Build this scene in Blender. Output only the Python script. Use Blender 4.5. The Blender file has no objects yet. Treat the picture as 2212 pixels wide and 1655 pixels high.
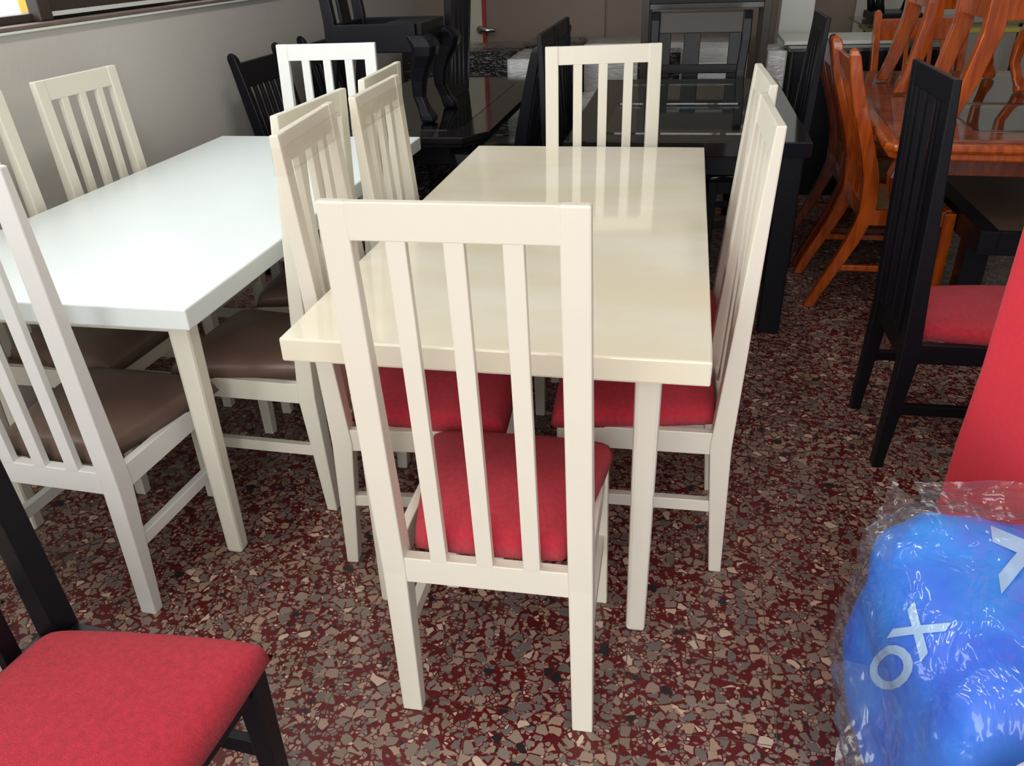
import bpy, bmesh, math, random
from mathutils import Vector, Matrix, noise
random.seed(7)
S = bpy.context.scene
COL = S.collection
R = math.radians
# ------------------------------------------------------------------ camera
PITCH, ROLL, CAMH, FPX, CX, CY = 30.4144, 2.2743, 1.4361, 1768.9262, 1085.3703, 917.3516
cam = bpy.data.objects.new('camera', bpy.data.cameras.new('camera'))
COL.objects.link(cam)
cam.data.sensor_fit = 'HORIZONTAL'; cam.data.sensor_width = 36.0
cam.data.lens = FPX / 2212 * 36
cam.data.shift_x = -(CX - 1106) / 2212
cam.data.shift_y = (CY - 827.5) / 2212
cam.data.clip_start = 0.02
_t, _r = R(PITCH), R(ROLL)
_right = Vector((1, 0, 0)); _up = Vector((0, math.sin(_t), math.cos(_t))); _fw = Vector((0, math.cos(_t), -math.sin(_t)))
_R = _right * math.cos(_r) - _up * math.sin(_r); _U = _right * math.sin(_r) + _up * math.cos(_r)
M = Matrix((_R, _U, -_fw)).transposed().to_4x4(); M.translation = Vector((0, 0, CAMH))
cam.matrix_world = M
S.camera = cam
# ------------------------------------------------------------------ frame of the room (turned 12.5 degrees)
GA = 12.5
_c, _s = math.cos(R(GA)), math.sin(R(GA))
def G(u, v, z=0.0): return Vector((u * _c + v * _s, -u * _s + v * _c, z))
def GR(deg=0): return R(-GA + deg)
UW = -2.10                                    # inner face of the left wall
VB = 7.0                                      # inner face of the back wall
# ------------------------------------------------------------------ light
S.view_settings.view_transform = 'Standard'; S.view_settings.look = 'None'
S.view_settings.gamma = 1.0; S.view_settings.exposure = 0.0
try: S.view_settings.use_curve_mapping = False
except Exception: pass
S.cycles.use_denoising = True
S.cycles.max_bounces = 8; S.cycles.transparent_max_bounces = 16
S.cycles.sample_clamp_indirect = 6
world = bpy.data.worlds.new('daylight'); S.world = world; world.use_nodes = True
bg = world.node_tree.nodes['Background']; bg.inputs[0].default_value = (0.86, 0.93, 1.0, 1); bg.inputs[1].default_value = 1.5
def area(name, loc, target, sx, sy, power, col):
    L = bpy.data.lights.new(name, 'AREA'); L.shape = 'RECTANGLE'; L.size = sx; L.size_y = sy
    L.energy = power; L.color = col
    o = bpy.data.objects.new(name, L); COL.objects.link(o); o.location = loc
    d = (Vector(target) - Vector(loc)).normalized()
    o.rotation_euler = d.to_track_quat('-Z', 'Y').to_euler()
    return o
area('window_daylight', G(UW - 0.5, 2.3, 2.0), G(0.6, 2.3, 0.2), 3.2, 1.3, 56, (0.90, 0.96, 1.0))
area('shopfront_daylight', G(-0.1, -1.9, 1.75), G(-.2, 3.0, 0.75), 3.8, 2.3, 98, (1.0, 0.985, 0.955))

LAMPS = [(-1.15, 1.3, 13), (-1.15, 3.3, 13), (0.9, 1.3, 9), (1.6, 5.2, 6)]
for _u, _v, _p in LAMPS:      # overhead fill added over the dining tables, plus the tube reflected in the orange table (their bodies are built with the room)
    area('ceiling_tube_light', G(_u, _v, 2.80), G(_u, _v + .001, 0), 0.22, 1.2, _p, (1.0, 0.97, 0.90))
# ------------------------------------------------------------------ materials
def mat(name, col, rough=0.5, metal=0.0, coat=0.0, spec=0.5, var=0.0, vscale=8.0, bump=0.0, bscale=60.0, stretch=(1, 1, 1), sheen=0.0, col2=None, detail=3.0):
    m = bpy.data.materials.new(name); m.use_nodes = True
    nt = m.node_tree; b = nt.nodes['Principled BSDF']
    b.inputs['Base Color'].default_value = (*col, 1); b.inputs['Roughness'].default_value = rough
    b.inputs['Metallic'].default_value = metal; b.inputs['Specular IOR Level'].default_value = spec
    b.inputs['Coat Weight'].default_value = coat; b.inputs['Coat Roughness'].default_value = 0.05
    if sheen: b.inputs['Sheen Weight'].default_value = sheen
    tc = nt.nodes.new('ShaderNodeTexCoord'); mp = nt.nodes.new('ShaderNodeMapping')
    mp.inputs['Scale'].default_value = stretch; nt.links.new(tc.outputs['Object'], mp.inputs['Vector'])
    if var > 0 or col2:
        n = nt.nodes.new('ShaderNodeTexNoise'); n.inputs['Scale'].default_value = vscale; n.inputs['Detail'].default_value = detail
        nt.links.new(mp.outputs[0], n.inputs['Vector'])
        r = nt.nodes.new('ShaderNodeValToRGB')
        r.color_ramp.elements[0].position = 0.35; r.color_ramp.elements[1].position = 0.65
        a = col2 if col2 else tuple(max(0, c * (1 - var)) for c in col)
        r.color_ramp.elements[0].color = (*a, 1); r.color_ramp.elements[1].color = (*col, 1)
        nt.links.new(n.outputs['Fac'], r.inputs['Fac']); nt.links.new(r.outputs['Color'], b.inputs['Base Color'])
    if bump > 0:
        n2 = nt.nodes.new('ShaderNodeTexNoise'); n2.inputs['Scale'].default_value = bscale; n2.inputs['Detail'].default_value = 3
        nt.links.new(mp.outputs[0], n2.inputs['Vector'])
        bp = nt.nodes.new('ShaderNodeBump'); bp.inputs['Strength'].default_value = bump; bp.inputs['Distance'].default_value = 0.01
        nt.links.new(n2.outputs['Fac'], bp.inputs['Height']); nt.links.new(bp.outputs['Normal'], b.inputs['Normal'])
    return m
CREAM = mat('ivory_lacquer', (0.75, 0.70, 0.595), 0.32, bump=0.06, bscale=9, var=0.03, vscale=5)
CREAMT = mat('ivory_gloss_top', (0.79, 0.745, 0.635), 0.08, bump=0.012, bscale=5, stretch=(1, 2.2, 1), col2=(0.73, 0.66, 0.51), vscale=2.2)
WHITE = mat('white_lacquer', (0.80, 0.80, 0.77), 0.3, bump=0.05, bscale=9)
LEFTF = mat('offwhite_lacquer', (0.74, 0.71, 0.60), 0.32, bump=0.06, bscale=9)
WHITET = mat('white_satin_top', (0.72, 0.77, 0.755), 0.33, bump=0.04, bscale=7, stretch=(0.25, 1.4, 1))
BLACK = mat('black_lacquer', (0.006, 0.006, 0.009), 0.33, spec=0.22, bump=0.05, bscale=14)
BLACKT = mat('black_gloss_top', (0.009, 0.008, 0.009), 0.10, spec=0.55)
def cloth(name, col, scale=420, strength=0.8, var=0.12):
    m = bpy.data.materials.new(name); m.use_nodes = True; nt = m.node_tree; b = nt.nodes['Principled BSDF']
    b.inputs['Roughness'].default_value = 0.9; b.inputs['Specular IOR Level'].default_value = 0.15
    b.inputs['Sheen Weight'].default_value = 0.15
    tc = nt.nodes.new('ShaderNodeTexCoord')
    n = nt.nodes.new('ShaderNodeTexNoise'); n.inputs['Scale'].default_value = 90; n.inputs['Detail'].default_value = 4
    nt.links.new(tc.outputs['Object'], n.inputs['Vector'])
    r = nt.nodes.new('ShaderNodeValToRGB'); r.color_ramp.elements[0].position = 0.3; r.color_ramp.elements[1].position = 0.7
    r.color_ramp.elements[0].color = (*[c * (1 - var) for c in col], 1); r.color_ramp.elements[1].color = (*[min(1, c * (1 + var)) for c in col], 1)
    nt.links.new(n.outputs['Fac'], r.inputs['Fac']); nt.links.new(r.outputs['Color'], b.inputs['Base Color'])
    w = nt.nodes.new('ShaderNodeTexWave'); w.inputs['Scale'].default_value = scale / 3; w.inputs['Distortion'].default_value = 6; w.inputs['Detail'].default_value = 3
    w.inputs['Detail Scale'].default_value = 3
    nt.links.new(tc.outputs['Object'], w.inputs['Vector'])
    ad = nt.nodes.new('ShaderNodeMath'); ad.operation = 'ADD'; nt.links.new(w.outputs['Fac'], ad.inputs[0]); 
    n2 = nt.nodes.new('ShaderNodeTexNoise'); n2.inputs['Scale'].default_value = 260; nt.links.new(tc.outputs['Object'], n2.inputs['Vector'])
    nt.links.new(n2.outputs['Fac'], ad.inputs[1])
    bp = nt.nodes.new('ShaderNodeBump'); bp.inputs['Strength'].default_value = strength; bp.inputs['Distance'].default_value = 0.002
    nt.links.new(ad.outputs[0], bp.inputs['Height']); nt.links.new(bp.outputs['Normal'], b.inputs['Normal'])
    return m
RED = cloth('red_woven_fabric', (0.60, 0.028, 0.052))
REDS = cloth('bright_red_cover_fabric', (0.80, 0.035, 0.06), 150, 0.12, 0.04)
BROWN = mat('taupe_leatherette', (0.155, 0.098, 0.075), 0.34, bump=0.05, bscale=20, var=0.15, vscale=6)
BEIGE = mat('beige_leatherette', (0.36, 0.26, 0.19), 0.4, bump=0.05, bscale=20)
WOOD = mat('orange_varnished_wood', (0.52, 0.095, 0.006), 0.22, coat=0.5, stretch=(6, 6, 0.8), col2=(0.30, 0.045, 0.004), vscale=7, bump=0.02)
WOODD = mat('dark_red_varnished_wood', (0.20, 0.030, 0.004), 0.25, coat=0.4, stretch=(6, 6, 0.8), col2=(0.11, 0.014, 0.003), vscale=7)
DKBR = mat('dark_brown_lacquer', (0.045, 0.036, 0.032), 0.4)
RAWW = mat('raw_board', (0.42, 0.25, 0.11), 0.7, var=0.25, vscale=10)
MARB = mat('brown_marble', (0.28, 0.095, 0.06), 0.10, col2=(0.11, 0.032, 0.022), vscale=9, stretch=(1, 2.6, 1), detail=8)
BTOP = mat('brown_laminate', (0.115, 0.07, 0.048), 0.35, var=0.15, vscale=2)
WALL = mat('painted_wall_grey', (0.55, 0.52, 0.485), 0.75, bump=0.08, bscale=70, var=0.05, vscale=1.2)
WALLB = mat('painted_wall_taupe', (0.27, 0.215, 0.175), 0.75, bump=0.08, bscale=70)
CREAMW = mat('painted_cream_wall', (0.60, 0.56, 0.45), 0.7)
CEIL = mat('ceiling_white', (0.75, 0.74, 0.70), 0.8)
GOLD = mat('brass_yellow', (0.62, 0.50, 0.10), 0.3, metal=0.4)
CHROME = mat('chrome', (0.8, 0.8, 0.8), 0.15, metal=1.0)
REDP = mat('red_paint', (0.35, 0.01, 0.008), 0.4)
FRAME = mat('dark_bronze_frame', (0.045, 0.032, 0.026), 0.45, bump=0.05)
SILL = mat('stone_sill', (0.16, 0.115, 0.095), 0.6, var=0.2)
YEL = mat('yellow_paint', (0.62, 0.30, 0.02), 0.5)
GREYP = mat('grey_board', (0.33, 0.31, 0.28), 0.5)
WHITEB = mat('white_board', (0.72, 0.74, 0.70), 0.35)
DARKG = mat('dark_grey_panel', (0.045, 0.045, 0.048), 0.2, spec=0.6)
LAB = mat('pale_blue_print', (0.42, 0.66, 0.95), 0.5)
BLUE = mat('blue_cloth', (0.004, 0.14, 0.90), 0.55, bump=0.5, bscale=14, col2=(0.008, 0.30, 1.0), vscale=5)
def plasticwrap(name, base, strength=0.9, scale=26, white=0.55):
    """surface wrapped in crinkled stretch film"""
    m = bpy.data.materials.new(name); m.use_nodes = True; nt = m.node_tree; b = nt.nodes['Principled BSDF']
    b.inputs['Roughness'].default_value = 0.3; b.inputs['Coat Weight'].default_value = 1.0; b.inputs['Coat Roughness'].default_value = 0.05
    tc = nt.nodes.new('ShaderNodeTexCoord'); mp = nt.nodes.new('ShaderNodeMapping'); mp.inputs['Scale'].default_value = (1, 1, 3.5); mp.inputs['Rotation'].default_value = (0.5, 0.7, 0.3)
    nt.links.new(tc.outputs['Object'], mp.inputs['Vector'])
    n = nt.nodes.new('ShaderNodeTexNoise'); n.inputs['Scale'].default_value = scale; n.inputs['Detail'].default_value = 2; n.inputs['Distortion'].default_value = 1.6
    nt.links.new(mp.outputs[0], n.inputs['Vector'])
    bp = nt.nodes.new('ShaderNodeBump'); bp.inputs['Strength'].default_value = strength; bp.inputs['Distance'].default_value = 0.03
    nt.links.new(n.outputs['Fac'], bp.inputs['Height']); nt.links.new(bp.outputs['Normal'], b.inputs['Normal']); nt.links.new(bp.outputs['Normal'], b.inputs['Coat Normal'])
    r = nt.nodes.new('ShaderNodeValToRGB'); r.color_ramp.elements[0].position = 0.62; r.color_ramp.elements[1].position = 0.72
    r.color_ramp.elements[0].color = (*base, 1); r.color_ramp.elements[1].color = (*[c * (1 - white) + 0.75 * white for c in base], 1)
    nt.links.new(n.outputs['Fac'], r.inputs['Fac']); nt.links.new(r.outputs['Color'], b.inputs['Base Color'])
    return m
WRAPB = plasticwrap('film_over_black', (0.012, 0.012, 0.015), 1.0, 11, 0.35)
WRAPW = plasticwrap('film_over_white', (0.80, 0.80, 0.80), 0.35, 12, 0.3)
def clear(name, tint=(1, 1, 1), gl=0.10, rough=0.04, bump=0.0, bscale=20, haze=0.0, ior=1.5):
    """thin transparent sheet: glossy by fresnel over transparency, optional milky haze"""
    m = bpy.data.materials.new(name); m.use_nodes = True; nt = m.node_tree
    for n in list(nt.nodes): nt.nodes.remove(n)
    out = nt.nodes.new('ShaderNodeOutputMaterial'); tr = nt.nodes.new('ShaderNodeBsdfTransparent'); tr.inputs[0].default_value = (*tint, 1)
    g = nt.nodes.new('ShaderNodeBsdfGlossy'); g.inputs['Roughness'].default_value = rough
    fr = nt.nodes.new('ShaderNodeFresnel'); 
    ge = nt.nodes.new('ShaderNodeNewGeometry'); mi = nt.nodes.new('ShaderNodeMapRange')   # same reflectance on both faces of the sheet
    mi.inputs[3].default_value = ior; mi.inputs[4].default_value = 1 / ior
    nt.links.new(ge.outputs['Backfacing'], mi.inputs[0]); nt.links.new(mi.outputs[0], fr.inputs['IOR'])
    add = nt.nodes.new('ShaderNodeMath'); add.operation = 'ADD'; add.inputs[1].default_value = gl; add.use_clamp = True
    nt.links.new(fr.outputs[0], add.inputs[0])
    mix = nt.nodes.new('ShaderNodeMixShader'); nt.links.new(add.outputs[0], mix.inputs[0]); nt.links.new(tr.outputs[0], mix.inputs[1]); nt.links.new(g.outputs[0], mix.inputs[2])
    last = mix
    if haze > 0:
        d = nt.nodes.new('ShaderNodeBsdfDiffuse'); d.inputs[0].default_value = (0.85, 0.85, 0.88, 1)
        mx = nt.nodes.new('ShaderNodeMixShader'); mx.inputs[0].default_value = haze
        nt.links.new(mix.outputs[0], mx.inputs[1]); nt.links.new(d.outputs[0], mx.inputs[2]); last = mx
    if bump > 0:
        tc = nt.nodes.new('ShaderNodeTexCoord'); n = nt.nodes.new('ShaderNodeTexNoise'); n.inputs['Scale'].default_value = bscale; n.inputs['Distortion'].default_value = 1.5
        nt.links.new(tc.outputs['Object'], n.inputs['Vector']); bp = nt.nodes.new('ShaderNodeBump'); bp.inputs['Strength'].default_value = bump; bp.inputs['Distance'].default_value = 0.03
        nt.links.new(n.outputs['Fac'], bp.inputs['Height']); nt.links.new(bp.outputs[0], g.inputs['Normal'])
    nt.links.new(last.outputs[0], out.inputs[0])
    return m
GLASS = clear('window_glass', (0.97, 0.98, 0.98), 0.02)
TGLASS = clear('table_glass', (0.75, 0.82, 0.80), 0.10)
FILM = clear('clear_plastic_film', (0.97, 0.97, 0.98), 0.03, 0.12, 0.9, 9, 0.035)
def terrazzo():
    m = bpy.data.materials.new('red_terrazzo'); m.use_nodes = True; nt = m.node_tree; b = nt.nodes['Principled BSDF']; L = nt.links
    tc = nt.nodes.new('ShaderNodeTexCoord')
    def new(t, **k):
        n = nt.nodes.new(t)
        for a, v in k.items(): setattr(n, a, v)
        return n
    nz = new('ShaderNodeTexNoise'); nz.inputs['Scale'].default_value = 30; nz.inputs['Detail'].default_value = 1
    L.new(tc.outputs['Object'], nz.inputs['Vector'])
    vm = new('ShaderNodeVectorMath', operation='SCALE'); vm.inputs['Scale'].default_value = 0.012; L.new(nz.outputs['Color'], vm.inputs[0])
    va = new('ShaderNodeVectorMath', operation='ADD'); L.new(tc.outputs['Object'], va.inputs[0]); L.new(vm.outputs[0], va.inputs[1])
    def layer(scale, edge, keep, cols):
        v1 = new('ShaderNodeTexVoronoi', feature='DISTANCE_TO_EDGE', voronoi_dimensions='2D'); v1.inputs['Scale'].default_value = scale; v1.inputs['Randomness'].default_value = 1
        v2 = new('ShaderNodeTexVoronoi', feature='F1', voronoi_dimensions='2D'); v2.inputs['Scale'].default_value = scale; v2.inputs['Randomness'].default_value = 1
        L.new(va.outputs[0], v1.inputs['Vector']); L.new(va.outputs[0], v2.inputs['Vector'])
        sp = new('ShaderNodeSeparateColor'); L.new(v2.outputs['Color'], sp.inputs[0])
        # edge width varies per cell so that chips differ in size
        ew = new('ShaderNodeMath', operation='MULTIPLY_ADD'); L.new(sp.outputs[1], ew.inputs[0]); ew.inputs[1].default_value = edge * 1.8; ew.inputs[2].default_value = edge * 0.5
        g1 = new('ShaderNodeMath', operation='GREATER_THAN'); L.new(v1.outputs['Distance'], g1.inputs[0]); L.new(ew.outputs[0], g1.inputs[1])
        g2 = new('ShaderNodeMath', operation='LESS_THAN'); L.new(sp.outputs[2], g2.inputs[0]); g2.inputs[1].default_value = keep
        mu = new('ShaderNodeMath', operation='MULTIPLY'); L.new(g1.outputs[0], mu.inputs[0]); L.new(g2.outputs[0], mu.inputs[1])
        r = new('ShaderNodeValToRGB'); r.color_ramp.interpolation = 'CONSTANT'
        els = r.color_ramp.elements
        while len(els) < len(cols): els.new(0.5)
        for i, (p, c) in enumerate(cols): els[i].position = p; els[i].color = (*c, 1)
        L.new(sp.outputs[0], r.inputs['Fac'])
        return mu, r
    cA = [(0.0, (0.21, 0.155, 0.125)), (0.2, (0.30, 0.215, 0.165)), (0.38, (0.15, 0.125, 0.110)), (0.56, (0.36, 0.24, 0.17)), (0.70, (0.23, 0.18, 0.15)), (0.84, (0.018, 0.018, 0.02)), (0.89, (0.55, 0.42, 0.32)), (0.94, (0.17, 0.14, 0.12))]
    m1, r1 = layer(40, 0.10, 0.62, cA); m2, r2 = layer(95, 0.10, 0.62, cA)
    nb = new('ShaderNodeTexNoise'); nb.inputs['Scale'].default_value = 3; L.new(tc.outputs['Object'], nb.inputs['Vector'])
    rb = new('ShaderNodeValToRGB'); rb.color_ramp.elements[0].color = (0.075, 0.006, 0.008, 1); rb.color_ramp.elements[1].color = (0.13, 0.010, 0.011, 1)
    L.new(nb.outputs['Fac'], rb.inputs['Fac'])
    x1 = new('ShaderNodeMix', data_type='RGBA'); L.new(m2.outputs[0], x1.inputs[0]); L.new(rb.outputs[0], x1.inputs[6]); L.new(r2.outputs[0], x1.inputs[7])
    x2 = new('ShaderNodeMix', data_type='RGBA'); L.new(m1.outputs[0], x2.inputs[0]); L.new(x1.outputs[2], x2.inputs[6]); L.new(r1.outputs[0], x2.inputs[7])
    # thin tile joints
    br = new('ShaderNodeTexBrick'); br.offset = 0; br.inputs['Scale'].default_value = 1; br.inputs['Brick Width'].default_value = 0.32; br.inputs['Row Height'].default_value = 0.32
    br.inputs['Mortar Size'].default_value = 0.0011; br.inputs['Mortar Smooth'].default_value = 0.2
    mp = new('ShaderNodeMapping'); mp.inputs['Location'].default_value = (0.034, 0.089, 0); L.new(tc.outputs['Object'], mp.inputs[0]); L.new(mp.outputs[0], br.inputs['Vector'])
    x3 = new('ShaderNodeMix', data_type='RGBA'); L.new(br.outputs['Fac'], x3.inputs[0]); L.new(x2.outputs[2], x3.inputs[6]); x3.inputs[7].default_value = (0.10, 0.055, 0.05, 1)
    L.new(x3.outputs[2], b.inputs['Base Color'])
    b.inputs['Roughness'].default_value = 0.30; b.inputs['Specular IOR Level'].default_value = 0.4
    nr = new('ShaderNodeTexNoise'); nr.inputs['Scale'].default_value = 6; L.new(tc.outputs['Object'], nr.inputs['Vector'])
    mr = new('ShaderNodeMapRange'); mr.inputs[3].default_value = 0.25; mr.inputs[4].default_value = 0.5; L.new(nr.outputs['Fac'], mr.inputs[0]); L.new(mr.outputs[0], b.inputs['Roughness'])
    return m
FLOOR = terrazzo()

# ------------------------------------------------------------------ mesh helpers
def link(name, bm, m, parent=None, bev=0.0, smooth=False, loc=None, rz=None):
    bmesh.ops.recalc_face_normals(bm, faces=bm.faces)
    me = bpy.data.meshes.new(name); bm.to_mesh(me); bm.free()
    if smooth: me.polygons.foreach_set('use_smooth', [True] * len(me.polygons))
    ms = m if isinstance(m, (list, tuple)) else [m]
    for x in ms: me.materials.append(x)
    o = bpy.data.objects.new(name, me); COL.objects.link(o)
    if parent: o.parent = parent
    if loc is not None: o.location = loc
    if rz is not None: o.rotation_euler = (0, 0, rz)
    if bev > 0:
        b = o.modifiers.new('edge', 'BEVEL'); b.width = bev; b.segments = 2; b.limit_method = 'ANGLE'; b.angle_limit = R(40)
        b.harden_normals = False
    return o
def hexa(bm, p):
    """p: 8 points, bottom 4 (ccw) then top 4"""
    v = [bm.verts.new(q) for q in p]
    fs = [bm.faces.new([v[i] for i in f]) for f in ((3, 2, 1, 0), (4, 5, 6, 7), (0, 1, 5, 4), (1, 2, 6, 5), (2, 3, 7, 6), (3, 0, 4, 7))]
    return fs
def box(bm, x0, x1, y0, y1, z0, z1):
    return hexa(bm, [(x0, y0, z0), (x1, y0, z0), (x1, y1, z0), (x0, y1, z0), (x0, y0, z1), (x1, y0, z1), (x1, y1, z1), (x0, y1, z1)])
def B(x0, x1, y0, y1, z0, z1):
    bm = bmesh.new(); box(bm, x0, x1, y0, y1, z0, z1); return bm
def loft(bm, rings, cap=True):
    """rings: list of equal-length lists of points"""
    vs = [[bm.verts.new(p) for p in r] for r in rings]; n = len(rings[0])
    for a, b in zip(vs[:-1], vs[1:]):
        for i in range(n): bm.faces.new((a[i], a[(i + 1) % n], b[(i + 1) % n], b[i]))
    if cap: bm.faces.new(list(reversed(vs[0]))); bm.faces.new(vs[-1])
def rect(cx, cy, z, hx, hy): return [(cx - hx, cy - hy, z), (cx + hx, cy - hy, z), (cx + hx, cy + hy, z), (cx - hx, cy + hy, z)]
def prism(bm, pts, z0, z1):
    loft(bm, [[(x, y, z0) for x, y in pts], [(x, y, z1) for x, y in pts]])
def tube(bm, path, rad, n=8):
    rings = []
    for i, p in enumerate(path):
        p = Vector(p); a = Vector(path[max(0, i - 1)]); b = Vector(path[min(len(path) - 1, i + 1)])
        d = (b - a).normalized(); s = d.orthogonal().normalized(); t = d.cross(s)
        r = rad[i] if isinstance(rad, (list, tuple)) else rad
        rings.append([p + (s * math.cos(2 * math.pi * k / n) + t * math.sin(2 * math.pi * k / n)) * r for k in range(n)])
    loft(bm, rings)
def lerp(z, zs, vs):
    if z <= zs[0]: return vs[0]
    for i in range(len(zs) - 1):
        if z <= zs[i + 1]: return vs[i] + (vs[i + 1] - vs[i]) * (z - zs[i]) / (zs[i + 1] - zs[i])
    return vs[-1]
def thing(name, label, cat, loc=(0, 0, 0), rz=0.0, group=None):
    o = bpy.data.objects.new(name, None); COL.objects.link(o); o.empty_display_size = 0.1
    o.location = loc; o.rotation_euler = (0, 0, rz); o['label'] = label; o['category'] = cat
    if group: o['group'] = group
    return o
def tag(o, label, cat, group=None, kind=None):
    if label: o['label'] = label; o['category'] = cat
    if group: o['group'] = group
    if kind: o['kind'] = kind
    return o
def structure(name, bm, m, bev=0.0, loc=None, rz=None):
    o = link(name, bm, m, None, bev, False, loc if loc is not None else (0, 0, 0), rz if rz is not None else GR()); o['kind'] = 'structure'; return o
def dup(root, loc, rz, label, group=None, mats=None, rot=None):
    def cp(o, par):
        c = o.copy(); COL.objects.link(c)
        if par: c.parent = par
        if mats and o.type == 'MESH' and o.data.materials and o.data.materials[0].name in mats:
            c.data = o.data.copy(); c.data.materials[0] = mats[o.data.materials[0].name]
        for ch in [x for x in kids[o]]: cp(ch, c)
        return c
    kids = {}
    def walk(o):
        kids[o] = [x for x in o.children]
        for x in kids[o]: walk(x)
    walk(root)
    r = cp(root, None); r.location = loc; r.rotation_euler = rot if rot else (0, 0, rz); r['label'] = label
    if group: r['group'] = group
    return r

def cushion(W0, W1, y0, y1, z0, edge, dome, n=22, pw=5.0):
    """upholstered seat pad, trapezoid W0 (rear) to W1 (front), rounded corners, domed top"""
    bm = bmesh.new(); grid = []
    for j in range(n + 1):
        row = []
        for i in range(n + 1):
            a = -1 + 2 * i / n; b = -1 + 2 * j / n
            # concentrate samples near the rim
            a = math.copysign(abs(a) ** 0.6, a); b = math.copysign(abs(b) ** 0.6, b)
            # squircle outline
            k = 1.0 - 0.035 * (a * a * b * b)
            w = (W0 + (W1 - W0) * (b + 1) / 2) / 2
            x = a * w * k; y = (y0 + y1) / 2 + b * (y1 - y0) / 2 * k
            e = max(0.0, 1 - abs(a) ** (pw * 2.2)) * max(0.0, 1 - abs(b) ** (pw * 2.2))
            h = edge * (e ** 0.33) + dome * (1 - a * a) * (1 - b * b)
            row.append(bm.verts.new((x, y, z0 + h)))
        grid.append(row)
    for j in range(n):
        for i in range(n): bm.faces.new((grid[j][i], grid[j][i + 1], grid[j + 1][i + 1], grid[j + 1][i]))
    # underside
    rim = [grid[0][i] for i in range(n + 1)] + [grid[j][n] for j in range(1, n + 1)] + [grid[n][i] for i in range(n - 1, -1, -1)] + [grid[j][0] for j in range(n - 1, 0, -1)]
    bm.faces.new(list(reversed(rim)))
    return bm

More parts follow.
